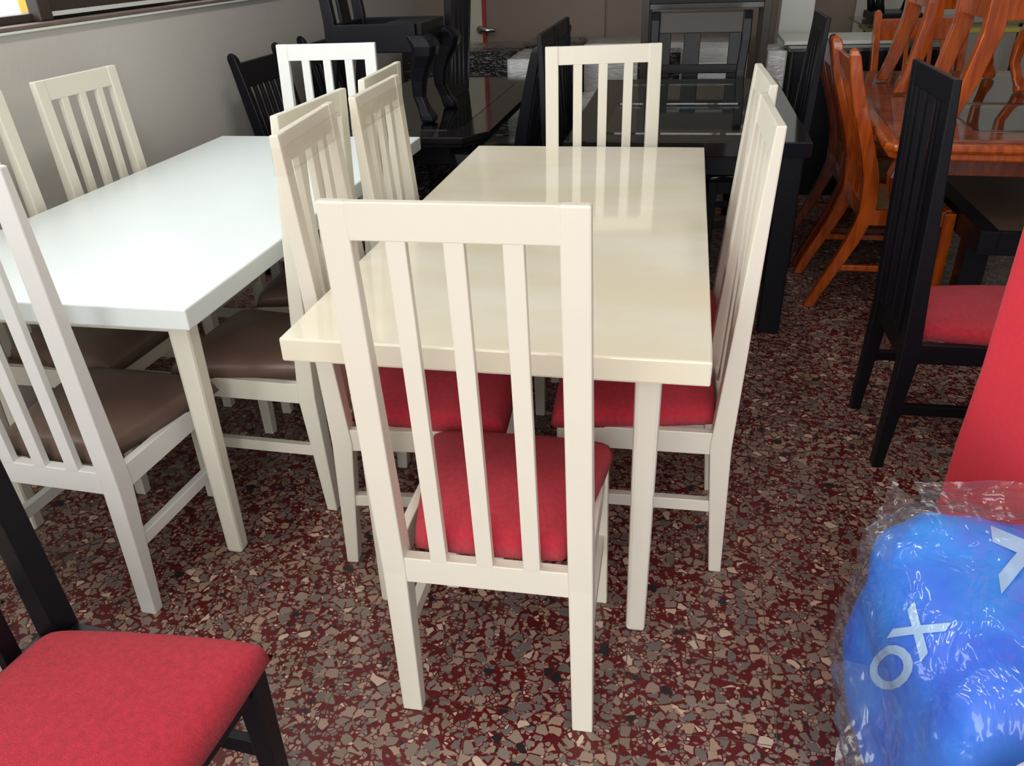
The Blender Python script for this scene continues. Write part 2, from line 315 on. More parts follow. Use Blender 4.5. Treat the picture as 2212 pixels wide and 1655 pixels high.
# ------------------------------------------------------------------ slat-back chair (the ivory and the black ones)
CW, CA, CA0, CHT, CYT, CZK, CYK = 0.4127, 0.0469, 0.043, 1.1156, -0.0168, 0.377, 0.0107
D0, DK, DT, CREST, RT, RB = 0.031, 0.0512, 0.0203, 0.0587, 0.4159, 0.3558
ZS = [0, CZK, CHT]
def yr(z): return lerp(z, ZS, [0, CYK, CYT])
def dp(z): return lerp(z, ZS, [D0, DK, DT])
def slat_chair(label, frame_m, seat_m, loc, rzdeg, group, shear=0.0, tape=False):
    t = thing('dining_chair', label, 'chair', (loc[0], loc[1], 0), R(rzdeg), group)
    def sh(p): return (p[0] + shear * p[2], p[1], p[2])
    def L(name, bm, m, bev=0.003):
        if shear:
            for v in bm.verts: v.co.x += shear * v.co.z
        return link(name, bm, m, t, bev)
    for s in (-1, 1):
        bm = bmesh.new(); rings = []
        for z in (0, 0.10, 0.20, 0.29, 0.34, CZK, 0.42, 0.48, 0.6, 0.8, 0.95, CHT):
            a = lerp(z, [0, CZK, CHT], [CA0, CA, CA]); y = yr(z); d = dp(z)
            xo = s * CW / 2; xi = xo - s * a
            x0, x1 = min(xo, xi), max(xo, xi)
            rings.append([(x0, y, z), (x1, y, z), (x1, y + d, z), (x0, y + d, z)])
        loft(bm, rings); L('rear_post', bm, frame_m, 0.0035)
        # front leg, tapering down
        bm = bmesh.new(); x0, x1 = sorted((s * CW / 2, s * (CW / 2 - 0.042))); i0 = s * (CW / 2 - 0.032)
        a0, a1 = sorted((s * CW / 2, i0))
        loft(bm, [[(a0, 0.396, 0), (a1, 0.396, 0), (a1, 0.428, 0), (a0, 0.428, 0)], [(x0, 0.388, 0.36), (x1, 0.388, 0.36), (x1, 0.430, 0.36), (x0, 0.430, 0.36)], [(x0, 0.388, RT), (x1, 0.388, RT), (x1, 0.430, RT), (x0, 0.430, RT)]])
        L('leg', bm, frame_m)
        xs0, xs1 = sorted((s * (CW / 2 - 0.006), s * (CW / 2 - 0.028)))
        L('side_rail', B(xs0, xs1, yr(.4) + DK - 0.004, 0.39, RB, RT), frame_m, 0.002)
        xs0, xs1 = sorted((s * (CW / 2 - 0.008), s * (CW / 2 - 0.030)))
        L('stretcher', B(xs0, xs1, 0.035, 0.394, 0.185, 0.218), frame_m, 0.002)
    inw = CW / 2 - CA
    # crest rail, following the rake
    bm = bmesh.new(); z0 = CHT - CREST - 0.002
    hexa(bm, [(-inw - .003, yr(z0) + 0.0015, z0), (inw + .003, yr(z0) + 0.0015, z0), (inw + .003, yr(z0) + dp(z0) - 0.003, z0), (-inw - .003, yr(z0) + dp(z0) - 0.003, z0),
              (-inw - .003, yr(CHT) + 0.001, CHT - .0005), (inw + .003, yr(CHT) + 0.001, CHT - .0005), (inw + .003, yr(CHT) + dp(CHT) - 0.002, CHT - .0005), (-inw - .003, yr(CHT) + dp(CHT) - 0.002, CHT - .0005)])
    L('crest_rail', bm, frame_m, 0.002)
    L('back_rail', B(-inw - .002, inw + .002, CYK + 0.004, CYK + 0.030, RB, RT), frame_m, 0.002)
    L('front_rail', B(-inw, inw, 0.402, 0.424, RB, RT), frame_m, 0.002)
    for xc in (-0.0905, 0.0, 0.0905):
        bm = bmesh.new(); h = 0.0162; za, zb = RT - 0.004, z0 + 0.004
        ya, yb = yr(za) + 0.005, yr(zb) + 0.003
        hexa(bm, [(xc - h, ya, za), (xc + h, ya, za), (xc + h, ya + 0.019, za), (xc - h, ya + 0.019, za),
                  (xc - h, yb, zb), (xc + h, yb, zb), (xc + h, yb + 0.016, zb), (xc - h, yb + 0.016, zb)])
        L('slat', bm, frame_m, 0.002)
    bm = cushion(CW - 0.10, CW + 0.035, CYK + 0.034, 0.452, RT - 0.002, 0.046, 0.026)
    for v in bm.verts:   # rear corners notched round the posts
        if shear: v.co.x += shear * v.co.z
        f = (v.co.y - 0.06) / 0.05
        lim = (inw - 0.002) if v.co.y < CYK + DK + 0.004 else 9
        if abs(v.co.x) > lim: v.co.x = math.copysign(lim, v.co.x)
    link('seat_cushion', bm, seat_m, t, 0, True)
    if tape:
        o = L('packing_tape', B(-CW / 2 - .0012, CW / 2 + .0012, yr(1.03) - .004, yr(1.03) + dp(1.03) + .0015, 1.035, 1.09), TAPE, 0)
        o['label'] = 'strip of clear tape round the crest rail'
    return t
TAPE = clear('clear_tape', (0.99, 0.98, 0.96), 0.0, 0.12, 0.25, 12, 0.0, 1.2)

# ------------------------------------------------------------------ straight dining table
def plain_table(label, loc, rzdeg, W, L_, H, top_m, leg_m):
    t = thing('dining_table', label, 'table', (loc[0], loc[1], 0), R(rzdeg))
    th = 0.05; ix, iy, a = 0.086, 0.113, 0.055
    link('tabletop', B(0, W, 0, L_, H - th, H), top_m, t, 0.004)
    for sx in (0, 1):
        for sy in (0, 1):
            X = ix if sx == 0 else W - ix; dx = 1 if sx == 0 else -1
            Y = iy if sy == 0 else L_ - iy; dy = 1 if sy == 0 else -1
            bm = bmesh.new(); x0, x1 = sorted((X, X + dx * a)); y0, y1 = sorted((Y, Y + dy * a)); g0, g1 = sorted((X, X + dx * (a - .01))); h0, h1 = sorted((Y, Y + dy * (a - .01)))
            loft(bm, [[(g0, h0, 0), (g1, h0, 0), (g1, h1, 0), (g0, h1, 0)], [(x0, y0, H - th), (x1, y0, H - th), (x1, y1, H - th), (x0, y1, H - th)]])
            link('leg', bm, leg_m, t, 0.009)
    za = H - th - 0.062
    link('apron', B(ix + a - .004, W - ix - a + .004, iy + .006, iy + .028, za, H - th), leg_m, t, 0.002)
    link('apron', B(ix + a - .004, W - ix - a + .004, L_ - iy - .028, L_ - iy - .006, za, H - th), leg_m, t, 0.002)
    link('apron', B(ix + .006, ix + .028, iy + a - .004, L_ - iy - a + .004, za, H - th), leg_m, t, 0.002)
    link('apron', B(W - ix - .028, W - ix - .006, iy + a - .004, L_ - iy - a + .004, za, H - th), leg_m, t, 0.002)
    return t

# ------------------------------------------------------------------ room
VF, UR, HC = -2.6, 4.6, 2.9
structure('floor', B(UW - 0.25, UR + .2, VF - 3.5, VB + .2, -0.1, 0), FLOOR)
structure('ceiling', B(UW - 0.25, UR + .2, VF - .2, VB + .2, HC, HC + 0.1), CEIL)
WZ0, WZ1, WV0, WV1 = 1.262, 2.45, 0.5, 4.35
structure('wall_left', (lambda bm: (box(bm, UW - .2, UW, VF, VB, 0, WZ0 - .012), box(bm, UW - .2, UW, VF, VB, WZ1, HC), box(bm, UW - .2, UW, VF, WV0, WZ0 - .012, WZ1), box(bm, UW - .2, UW, WV1, VB, WZ0 - .012, WZ1), bm)[-1])(bmesh.new()), WALL)
structure('wall_back', B(UW - .2, UR + .2, VB, VB + .2, 0, HC), WALLB)
structure('wall_right', B(UR, UR + .2, VF, VB, 0, HC), WALL)
structure('wall_front', (lambda bm: (box(bm, UW - .2, UW + .25, VF - .2, VF, 0, HC), box(bm, 2.6, UR + .2, VF - .2, VF, 0, HC), box(bm, UW + .25, 2.6, VF - .2, VF, 2.75, HC), bm)[-1])(bmesh.new()), WALL)
# back wall features: cream pier, red door jamb with handle, pale column, right hand grey bay
structure('trim_1', B(-1.78, -1.572, VB - .05, VB, 0, HC), CREAMW)
for _u, _v, _p in LAMPS:  # unseen housings added to go with the fill; only the last is a known tube
    _f = thing('ceiling_light', ['white tube light fitting on the ceiling above the near end of the left table', 'white tube light fitting on the ceiling above the far end of the left table', 'white tube light fitting on the ceiling above the middle table', 'white tube light fitting on the ceiling over the orange table'][LAMPS.index((_u, _v, _p))], 'light', G(_u, _v, 2.9), GR(), 'tube lights on the ceiling')
    link('housing', B(-.15, .15, -.64, .64, -.06, 0), CEIL, _f, .006)
structure('wall_recess', B(1.18, UR, VB - .03, VB, 0, HC), WALL)
d = structure('door_1', B(-1.546, -0.62, VB - .035, VB, 0, 2.1), WALLB)
link('door_frame', B(-1.572, -1.544, VB - .06, VB, 0, 2.14), REDP, d)
bm = bmesh.new(); _z = 0.861
tube(bm, [(-1.585, VB - .05, _z), (-1.585, VB - .09, _z)], 0.028, 16); tube(bm, [(-1.585, VB - .085, _z), (-1.585, VB - .12, _z), (-1.53, VB - .125, _z), (-1.46, VB - .12, _z - .004)], [.016, .018, .018, .015], 10)
tube(bm, [(-1.515, VB - .12, _z), (-1.52, VB - .12, _z - .035)], [.006, .004], 6)
link('handle', bm, CHROME, d, 0, True)
# window in the left wall
w = structure('window_1', (lambda bm: (box(bm, UW - .14, UW - .06, WV0, WV1, WZ0, WZ0 + .026), box(bm, UW - .14, UW - .06, WV0, WV1, WZ1 - .05, WZ1), box(bm, UW - .14, UW - .06, WV0, WV0 + .05, WZ0, WZ1), box(bm, UW - .14, UW - .06, WV1 - .05, WV1, WZ0, WZ1), bm)[-1])(bmesh.new()), FRAME, 0.004)
link('mullion', B(UW - .075, UW - .03, 2.70, 2.765, WZ0, WZ1), FRAME, w, 0.006)
link('mullion', B(UW - .11, UW - .03, 1.55, 1.62, WZ0, WZ1), FRAME, w, 0.006)
link('sash', (lambda bm: (box(bm, UW - .10, UW - .05, 2.76, 3.5, WZ0 + .012, WZ0 + .105), box(bm, UW - .10, UW - .05, 3.44, 3.5, WZ0 + .105, WZ1 - .05), bm)[-1])(bmesh.new()), FRAME, w, 0.004)
link('sash', (lambda bm: (box(bm, UW - .14, UW - .10, 3.42, 4.3, WZ0 + .012, WZ0 + .07), bm)[-1])(bmesh.new()), FRAME, w, 0.004)
link('sill', B(UW - .2, UW + .012, WV0 - .03, WV1 + .15, WZ0 - .013, WZ0), SILL, w, 0.004)
link('track', B(UW - .045, UW - .040, 2.765, 4.3, WZ0 + .012, WZ0 + .026), WHITEB, w)
link('sill_edge', B(UW, UW + .014, WV0 - .03, WV1 + .15, WZ0 - .020, WZ0 - .013), WHITEB, w)
for a, b in ((WV0 + .05, 1.55), (1.62, 2.675), (2.755, 3.44), (3.5, WV1 - .05)):
    link('pane', B(UW - .105, UW - .1, a, b, WZ0 + .016, WZ1 - .05), GLASS, w)
YV = 2.985
tag(link('yellow_post', B(UW - .34, UW - .28, YV, YV + .06, 0, 2.6), YEL, None, 0.01, False, (0, 0, 0), GR()), 'yellow post outside the window beside the dark mullion', 'post')

# ------------------------------------------------------------------ tables in front
plain_table('glossy ivory dining table in the middle, ringed by red-seat chairs', (-.4354, 1.4884), -12.64, .8348, 1.7666, .78, CREAMT, CREAM)
plain_table('white satin dining table by the grey left wall', (-1.5279, 1.8542), -12.49, .8716, 1.8141, .777, WHITET, LEFTF)
g1 = 'ivory slat-back chairs round the middle table'; g2 = 'slat-back chairs round the left table'
slat_chair('ivory slat-back chair with red seat in the foreground, back to the viewer', CREAM, RED, (-.0393, 1.1934), -11.75, g1, -0.0206)
slat_chair('ivory chair with red seat on the right side of the middle table, nearer one', CREAM, RED, (.5952, 1.8412), 78.49, g1)
slat_chair('ivory chair with red seat on the right side of the middle table, farther one', CREAM, RED, G(.207, 2.437)[:2], 79.0, g1)
slat_chair('ivory chair left of the middle table, nearest one, tape round its crest rail', CREAM, RED, (-.4114, 1.9448), -96.93, g1, tape=True)
slat_chair('ivory chair left of the middle table, second from the front, with taped crest rail', CREAM, RED, (-.3031, 2.4016), -100.5, g1, tape=True)
slat_chair('ivory chair at the far end of the middle table, facing the viewer', CREAM, RED, (.4102, 3.1292 + .032), 178.05, g1)
slat_chair("cream chair with dark taupe seat tucked under the left table's right side, nearer one", LEFTF, BROWN, (-.451, 2.1777), 76.03, g2)
slat_chair("cream chair tucked under the left table's right side, farther one", LEFTF, BROWN, (-.3363, 2.7212), 80.43, g2)
slat_chair('pale cream chair against the grey wall with its whole back showing above the left table', LEFTF, BROWN, (-1.3616, 2.9497), -103.5, g2)
_w0 = (-1.3616 - .56 * _s, 2.9497 - .56 * _c)
slat_chair('pale cream chair against the grey wall, cut by the left edge of the picture', LEFTF, BROWN, _w0, -103.5, g2)
slat_chair('white chair with shiny taupe seat at the near end of the left table', WHITE, BROWN, (-1.0944, 1.6171), -15.5, g2)
slat_chair('bright white chair at the far end of the left table', WHITE, BROWN, (-.6499, 3.6092), 171.0, g2)
slat_chair('black slat-back chair with dark red seat on the right, seen from behind', BLACK, RED, (1.1778, 2.2975), -101.7, None)
slat_chair('black chair with bright red seat cut off at the lower left corner', BLACK, RED, (-.89, .925), -106.8, None)
slat_chair('cream chair with beige seat just showing at the left edge behind the black chair', CREAM, BEIGE, (-1.42, 1.065), -104, None)
# ------------------------------------------------------------------ black slat chairs at the back
_bp = slat_chair('black slat-back chair seen edge-on left of the rear black table, nearer one', BLACK, BLACKT, G(-.575, 3.80)[:2], -GA - 90, 'black slat-back chairs by the rear table')
dup(_bp, G(-.575, 4.26), GR(-90), 'black slat-back chair seen edge-on left of the rear black table, farther one', 'black slat-back chairs by the rear table')
dup(_bp, G(.585, 4.30), GR(90), 'black ladder-like chair standing between the rear black table and the orange chairs', None)

# ------------------------------------------------------------------ sabre chairs with spindle backs (black, orange)
def spindle_chair(label, m, seat_m, loc, rz, group, H=1.05, W=0.50, nsp=5, cat='chair', bul=0.0):
    t = thing('spindle_chair', label, cat, loc, rz, group)
    Z = [0, .15, .3, .42, .55, .7, .85, 1.0, H]
    Yc = [-.03, .02, .065, .09, .085, .06, .03, -.002, -.016]
    def yc(z): return lerp(z, Z, Yc) + bul * math.sin(math.pi * min(1, z / .95)) ** 1.5
    def wx(z): return lerp(z, [0, .42, H], [W / 2 - .035, W / 2 - .04, W / 2 - .02])
    for s in (-1, 1):
        bm = bmesh.new(); rings = []
        zs = [0, .08, .15, .22, .3, .36, .42, .48, .55, .62, .7, .78, .85, .92, .98, H - .025, H - .01, H]
        for z in zs:
            hx = .019; hy = lerp(z, [0, .42, .85, H - .025, H - .01, H], [.02, .032, .026, .021, .016, .006]); hx2 = hx if z < H - .02 else (hx * .8 if z < H - .005 else hx * .35)
            rings.append(rect(s * wx(z), yc(z), z, hx2, hy))
        loft(bm, rings); link('rear_post', bm, m, t, .005, False)
        bm = bmesh.new(); x = s * (W / 2 - .03)
        loft(bm, [rect(x, .47, 0, .016, .016), rect(x, .465, .2, .02, .02), rect(x, .46, .43, .023, .023)]); link('leg', bm, m, t, .004)
        xs0, xs1 = sorted((s * (W / 2 - .02), s * (W / 2 - .045)))
        link('side_rail', B(xs0, xs1, yc(.4) + .01, .445, .37, .435), m, t, .003)
        link('stretcher', B(xs0 + .003, xs1 - .003, .04, .45, .17, .195), m, t, .003)
    inw = W / 2 - .045
    link('front_rail', B(-inw, inw, .448, .472, .37, .435), m, t, .003)
    link('back_rail', B(-inw, inw, yc(.42) - .012, yc(.42) + .012, .37, .44), m, t, .003)
    za, zb = H - .15, H - .045
    bm = bmesh.new(); inc = W / 2 - .032
    hexa(bm, [(-inc, yc(za) - .011, za), (inc, yc(za) - .011, za), (inc, yc(za) + .011, za), (-inc, yc(za) + .011, za), (-inc, yc(zb) - .011, zb), (inc, yc(zb) - .011, zb), (inc, yc(zb) + .011, zb), (-inc, yc(zb) + .011, zb)])
    link('crest_rail', bm, m, t, .004)
    for i in range(nsp):
        x = -inw + 2 * inw * (i + 1) / (nsp + 1)
        bm = bmesh.new(); loft(bm, [rect(x * .9, yc(z), z, .011, .008) for z in (.435, .55, .65, .75, .85, za + .004)]); link('spindle', bm, m, t, .003)
    if seat_m:
        link('seat_cushion', cushion(W - .04, W - .01, .085, .475, .433, .03, .02), seat_m, t, 0, True)
    else:
        link('seat_board', B(-inw, inw, yc(.42) + .012, .446, .405, .42), RAWW, t)
    return t
gL = 'black spindle-back chairs along the left side of the carved black table'
s1 = spindle_chair('black spindle-back chair against the wall behind the white chair, nearer one', BLACK, DARKG, G(-2.0, 3.95), GR(-90), gL)
dup(s1, G(-2.0, 4.72), GR(-90), 'black spindle-back chair against the wall behind the white chair, farther one', gL)
gR = 'black spindle-back chairs along the right side of the carved black table'
dup(s1, G(-.645, 4.08), GR(90), 'black round-post chair at right of the carved black table, nearer one', gR)
dup(s1, G(-.645, 4.66), GR(90), 'black round-post chair at right of the carved black table, farther one', gR)
gO = 'orange varnished spindle-back chairs'
o1 = spindle_chair('orange wooden spindle-back chair without cushion beside the orange table', WOOD, None, G(.642, 3.82), GR(-90), gO, bul=.055)
dup(o1, G(.642, 4.36), GR(-90), 'dark red-brown wooden chair standing just behind the orange spindle-back chair', gO, {'orange_varnished_wood': WOODD})
dup(o1, G(1.26, 5.35), GR(180), 'orange wooden chair facing the viewer at the far end of the orange table', gO)

# ------------------------------------------------------------------ carved black table T1 (clipped corners, cabriole-ish legs)
def cabriole(bm, x, y, z0, h, ox, oy, s=1.0, n=12):
    """cabriole leg whose knee bulges along (ox, oy)"""
    prof = [(0.0, .014, .020), (.03, .016, .026), (.08, .014, .026), (.16, .004, .020), (.3, -.008, .020), (.48, -.006, .024), (.64, .004, .030), (.78, .018, .038), (.88, .020, .042), (.95, .012, .042), (1.0, .0, .036)]
    rings = []
    for f, off, r in prof:
        cx, cy = x + ox * off * s * 1.6, y + oy * off * s * 1.6; r = r * s
        k = r * .62
        rings.append([(cx + a, cy + b, z0 + f * h) for a, b in ((-r, -k), (-k, -r), (k, -r), (r, -k), (r, k), (k, r), (-k, r), (-r, k))])
    loft(bm, rings)
def clipped(x0, x1, y0, y1, c): return [(x0 + c, y0), (x1 - c, y0), (x1, y0 + c * 1.6), (x1, y1 - c * 1.6), (x1 - c, y1), (x0 + c, y1), (x0, y1 - c * 1.6), (x0, y0 + c * 1.6)]
t1 = thing('carved_table', 'black dining table with clipped corners and a stepped edge behind the left table', 'table', G(0, 0), GR())
T1H = .745
x0, x1, y0, y1 = -1.62, -.80, 3.44, 5.2
bm = bmesh.new(); prism(bm, clipped(x0, x1, y0, y1, .085), T1H - .028, T1H); prism(bm, clipped(x0 + .012, x1 - .012, y0 + .012, y1 - .012, .08), T1H - .045, T1H - .027); link('tabletop', bm, BLACKT, t1, .005)
bm = bmesh.new(); prism(bm, clipped(x0 + .14, x1 - .14, y0 + .15, y1 - .15, .05), T1H + .0001, T1H + .003); link('glass_inset', bm, TGLASS, t1)
for sx in (0, 1):
    for sy in (0, 1):
        bm = bmesh.new(); cabriole(bm, (x0 + .13, x1 - .13)[sx], (y0 + .14, y1 - .14)[sy], 0, T1H - .045, (-1, 1)[sx], (-1, 1)[sy], 1.4); link('leg', bm, BLACK, t1, .004, False)
link('apron', B(x0 + .12, x1 - .12, y0 + .12, y1 - .12, T1H - .14, T1H - .044), BLACK, t1, .004)
# ------------------------------------------------------------------ things on T1
# chair with cabriole front legs standing on the table, facing +u
cx = thing('cabriole_chair', 'black chair with two curved cabriole front legs standing on the carved black table', 'chair', G(-1.57, 3.96, T1H + .0035), GR(-90))
for s in (-1, 1):
    bm = bmesh.new(); cabriole(bm, s * .185, .425, 0, .36, s * .3, .8, 1.35); link('leg', bm, BLACK, cx, .003)
    bm = bmesh.new(); loft(bm, [rect(s * .19, -.02, 0, .018, .022), rect(s * .19, .03, .3, .02, .025), rect(s * .19, .03, .42, .02, .025), rect(s * .19, .0, .7, .018, .02), rect(s * .19, -.05, .95, .016, .016)]); link('rear_post', bm, BLACK, cx, .004)
    a, b = sorted((s * .21, s * .185)); link('side_rail', B(a, b, .05, .42, .29, .405), BLACK, cx, .004)
link('front_rail', B(-.19, .19, .42, .445, .29, .405), BLACK, cx, .004)
link('back_rail', B(-.175, .175, .02, .045, .29, .405), BLACK, cx, .004)
link('corner_board', B(-.18, .18, .24, .42, .386, .398), BLACK, cx)
bm = bmesh.new(); loft(bm, [rect(0, -.045, .93, .175, .012), rect(0, -.052, 1.0, .175, .012)]); link('crest_rail', bm, BLACK, cx, .004)
bm = bmesh.new(); loft(bm, [rect(0, .03, .40, .06, .008), rect(0, .0, .66, .05, .008), rect(0, -.045, .94, .07, .008)]); link('splat', bm, BLACK, cx, .003)
# inverted slat chair leaning beside it on the table
_iv = dup(_bp, G(-1.44, 4.56, .784 + 1.1156), 0, 'black slat-back chair turned upside down on the carved black table', None, None, (math.pi, 0, R(-GA + 90)))
_iv['label'] = 'black slat-back chair turned upside down on the carved black table'
_iv.location = G(-1.16, 4.50, T1H + .0035 + 1.1156); 

# ------------------------------------------------------------------ black table T2 with glass plates
t2 = thing('black_table', 'black rectangular dining table with glass plates behind the middle table', 'table', G(0, 0), GR())
a0, a1, b0, b1 = -.43, .475, 3.215, 4.80
link('tabletop', B(a0, a1, b0, b1, .725, .78), BLACKT, t2, .004)
for sx in (0, 1):
    for sy in (0, 1):
        X = (a0 + .015, a1 - .10)[sx]; Y = (b0 + .06, b1 - .145)[sy]
        link('leg', B(X, X + .085, Y, Y + .085, 0, .726), BLACK, t2, .004)
link('apron', B(a0 + .04, a1 - .04, b0 + .08, b1 - .08, .64, .726), BLACK, t2, .003)
for (p, q) in ((3.36, 3.93), (4.03, 4.6)):
    o = link('glass_plate', (lambda bm: (prism(bm, clipped(-.29, .26, p, q, .012), .7802, .7832), bm)[-1])(bmesh.new()), TGLASS, t2); o['label'] = 'clear glass plate set on the black top'
# chair at the far head of T2
def wide_chair(label, loc, rz, rot=None, group=None):
    t = thing('panel_chair', label, 'chair', loc, rz, group)
    if rot: t.rotation_euler = rot
    W, H = .52, 1.09
    for s in (-1, 1):
        bm = bmesh.new(); loft(bm, [rect(s * (W / 2 - .02 - k), y, z, .024, h) for z, y, h, k in ((0, -.02, .02, .01), (.2, .01, .026, .01), (.45, .03, .03, .008), (.62, .02, .028, .012), (.8, .0, .03, .012), (.95, -.012, .036, 0), (1.05, -.02, .034, 0), (H, -.03, .026, .0))]); link('rear_post', bm, BLACK, t, .006)
        bm = bmesh.new(); loft(bm, [rect(s * (W / 2 - .03), .44, 0, .018, .018), rect(s * (W / 2 - .03), .44, .43, .025, .025)]); link('leg', bm, BLACK, t, .004)
        a, b = sorted((s * (W / 2 - .02), s * (W / 2 - .045))); link('side_rail', B(a, b, .05, .42, .37, .43), BLACK, t, .003)
    bm = bmesh.new(); ww = W / 2 - .04
    loft(bm, [rect(0, -.005, .985, ww, .011), rect(0, -.018, 1.04, ww, .011), rect(0, -.028, H - .004, ww, .010)]); link('crest_rail', bm, DKBR, t, .004)
    link('back_rail', B(-ww, ww, .0, .022, .785, .83), BLACK, t, .003)
    link('front_rail', B(-ww, ww, .428, .452, .37, .43), BLACK, t, .003)
    for xc, h in ((-.185, .032), (.04, .044), (.195, .042)):
        bm = bmesh.new(); loft(bm, [rect(xc, .012, .828, h, .009), rect(xc, -.002, .987, h, .009)]); link('slat', bm, BLACK, t, .003)
        bm = bmesh.new(); loft(bm, [rect(xc, .022, .42, h, .009), rect(xc, .011, .787, h, .009)]); link('slat', bm, BLACK, t, .003)
    link('seat', B(-ww - .02, ww + .02, .035, .46, .43, .46), BLACK, t, .008)
    return t
wide_chair('black wide-slatted chair at the far head of the glass-plated black table', G(.072, 4.985), GR(180))
# open rack with dark glass shelves behind it
rk = thing('shelf_rack', 'tall black rack with dark glass shelves standing behind the rear black table', 'shelf', G(0, 0), GR())
for X in (-.27, .43):
    for Y in (5.52, 5.86): link('post', B(X, X + .045, Y, Y + .045, 0, 1.7), FRAME, rk, .003)
for z in (.35, 1.065, 1.15, 1.45): link('shelf', B(-.225, .43, 5.53, 5.9, z, z + .03), DARKG, rk, .002)
link('rail', B(-.225, .43, 5.525, 5.545, 1.095, 1.15), BLACK, rk, .002)

# ------------------------------------------------------------------ wrapped goods at the back
def wrapped(label, u0, u1, v0, v1, z0, z1, m, cat='box', group=None, flap=True):
    """film-wrapped carcass: softly dented box with a loose ruff of film on top"""
    bm = bmesh.new(); box(bm, u0, u1, v0, v1, z0, z1)
    bmesh.ops.subdivide_edges(bm, edges=bm.edges[:], cuts=9, use_grid_fill=True)
    c = Vector(((u0 + u1) / 2, (v0 + v1) / 2, (z0 + z1) / 2))
    for v in bm.verts:
        k = noise.noise(v.co * 9 + Vector((u0 * 7, 0, 0))) * .008 + abs(noise.noise(v.co * 25)) * .005
        v.co += (v.co - c).normalized() * k
        v.co.z = max(v.co.z, z0 + .001)
    o = link('wrapped_furniture', bm, m, None, 0, True, (0, 0, 0), GR()); tag(o, label, cat, group)
    if flap:
        bm = bmesh.new(); n = 10
        rows = []
        for j in range(5):
            rows.append([bm.verts.new((u0 + (u1 - u0) * i / n, v0 + (v1 - v0) * (.25 + .12 * j), z1 + .006 + abs(noise.noise(Vector((i * .9 + u0 * 5, j * .8, 3)))) * .05 * math.sin(math.pi * (j + .5) / 5))) for i in range(n + 1)])
        for j in range(4):
            for i in range(n): bm.faces.new((rows[j][i], rows[j][i + 1], rows[j + 1][i + 1], rows[j + 1][i]))
        link('loose_film', bm, FILM, o, 0, True)
    return o
gw = 'furniture wrapped in plastic film at the back wall'
wrapped('white cabinet wrapped in film behind the corner of the carved black table', -1.10, -.80, 5.52, 6.15, 0, .80, WRAPW, group=gw, flap=False)
wrapped('black furniture wrapped in shiny film left of the white wrapped cabinet', -2.0, -1.16, 6.18, 6.85, 0, .78, WRAPB, group=gw)
wrapped('dark wrapped table top just under the red door jamb, behind the white wrapped cabinet', -1.12, -.76, 6.3, 6.9, 0, .80, WRAPB, group=gw)
wrapped('long pale piece wrapped in clear film along the back wall', -.70, .42, 6.33, 6.92, 0, .80, WRAPW, group=gw)
wrapped('black box with pale film-covered top below the shelf rack', -.30, -.03, 5.92, 6.28, 0, .78, WRAPB, group=gw, flap=False)
wrapped('plain white box seen through the wide-slatted chair', .05, .36, 5.95, 6.28, 0, .72, WRAPW, group=gw, flap=False)
wrapped('grey-white wrapped box between the wide-slatted chair and the black cabinet', .49, .60, 5.60, 5.98, 0, .82, WRAPW, group=gw, flap=False)
wrapped('black furniture with diagonal streaks of film under the carved black table', -1.46, -1.17, 3.85, 4.6, 0, .56, WRAPB, group=gw, flap=False)
wrapped('tall pale wrapped panel standing low between the two black tables', -.66, -.50, 5.2, 5.45, 0, .62, WRAPW, group=gw, flap=False)
# black cabinet with white board, white pillar board, glass table with gold rim
cb = thing('black_cabinet', 'black cabinet with a smoky reflective top behind the rear black table', 'cabinet', G(0, 0), GR())
link('body', B(.62, 1.50, 5.47, 5.9, 0, .83), BLACK, cb, .003); link('cabinet_top', B(.60, 1.52, 5.45, 5.92, .83, .85), DARKG, cb, .002)
link('door', B(.63, 1.05, 5.455, 5.471, .06, .79), BLACK, cb, .003); link('door', B(1.07, 1.49, 5.455, 5.471, .06, .79), BLACK, cb, .003)
tag(link('white_board', B(.58, 1.22, 5.62, 6.1, .852, .872), WHITEB, None, .002, False, (0, 0, 0), GR()), 'white board lying across the black cabinet', 'board')
tag(link('white_pillar_board', B(.60, .81, 6.3, 6.5, 0, 2.3), WHITEB, None, .003, False, (0, 0, 0), GR()), 'tall white upright panel behind the white board', 'panel')
gt = thing('glass_table', 'glass table with a yellow brass rim near the right part of the back wall', 'table', G(0, 0), GR())
link('glass_top', B(1.10, 2.3, 6.15, 6.75, .90, .912), TGLASS, gt)
bm = bmesh.new(); box(bm, 1.17, 2.25, 6.2, 6.225, .845, .875); box(bm, 1.17, 1.195, 6.2, 6.7, .845, .875); box(bm, 1.17, 2.25, 6.66, 6.685, .845, .875); link('brass_rim', bm, GOLD, gt, .004)
bm = bmesh.new(); box(bm, 1.17, 2.25, 6.2, 6.225, .30, .33); box(bm, 1.17, 1.195, 6.2, 6.7, .30, .33); link('brass_rail', bm, GOLD, gt, .004)
for X in (1.22, 2.2):
    for Y in (6.25, 6.64): link('leg', B(X - .02, X + .02, Y - .02, Y + .02, 0, .899), BLACK, gt, .004)
ic = thing('upturned_stool', 'black stool with curved legs turned upside down on the glass table', 'stool', G(1.32, 6.42, .915), GR())
for s in (-1, 1):
    for q in (-1, 1):
        bm = bmesh.new(); tube(bm, [(s * .10, q * .14, .03), (s * .12, q * .16, .12), (s * .09, q * .15, .26), (s * .11, q * .16, .40), (s * .13, q * .17, .5)], [.03, .026, .018, .02, .024], 8); link('leg', bm, BLACK, ic, 0, True)
link('seat', B(-.15, .15, -.19, .19, .0, .05), BLACK, ic, .01)

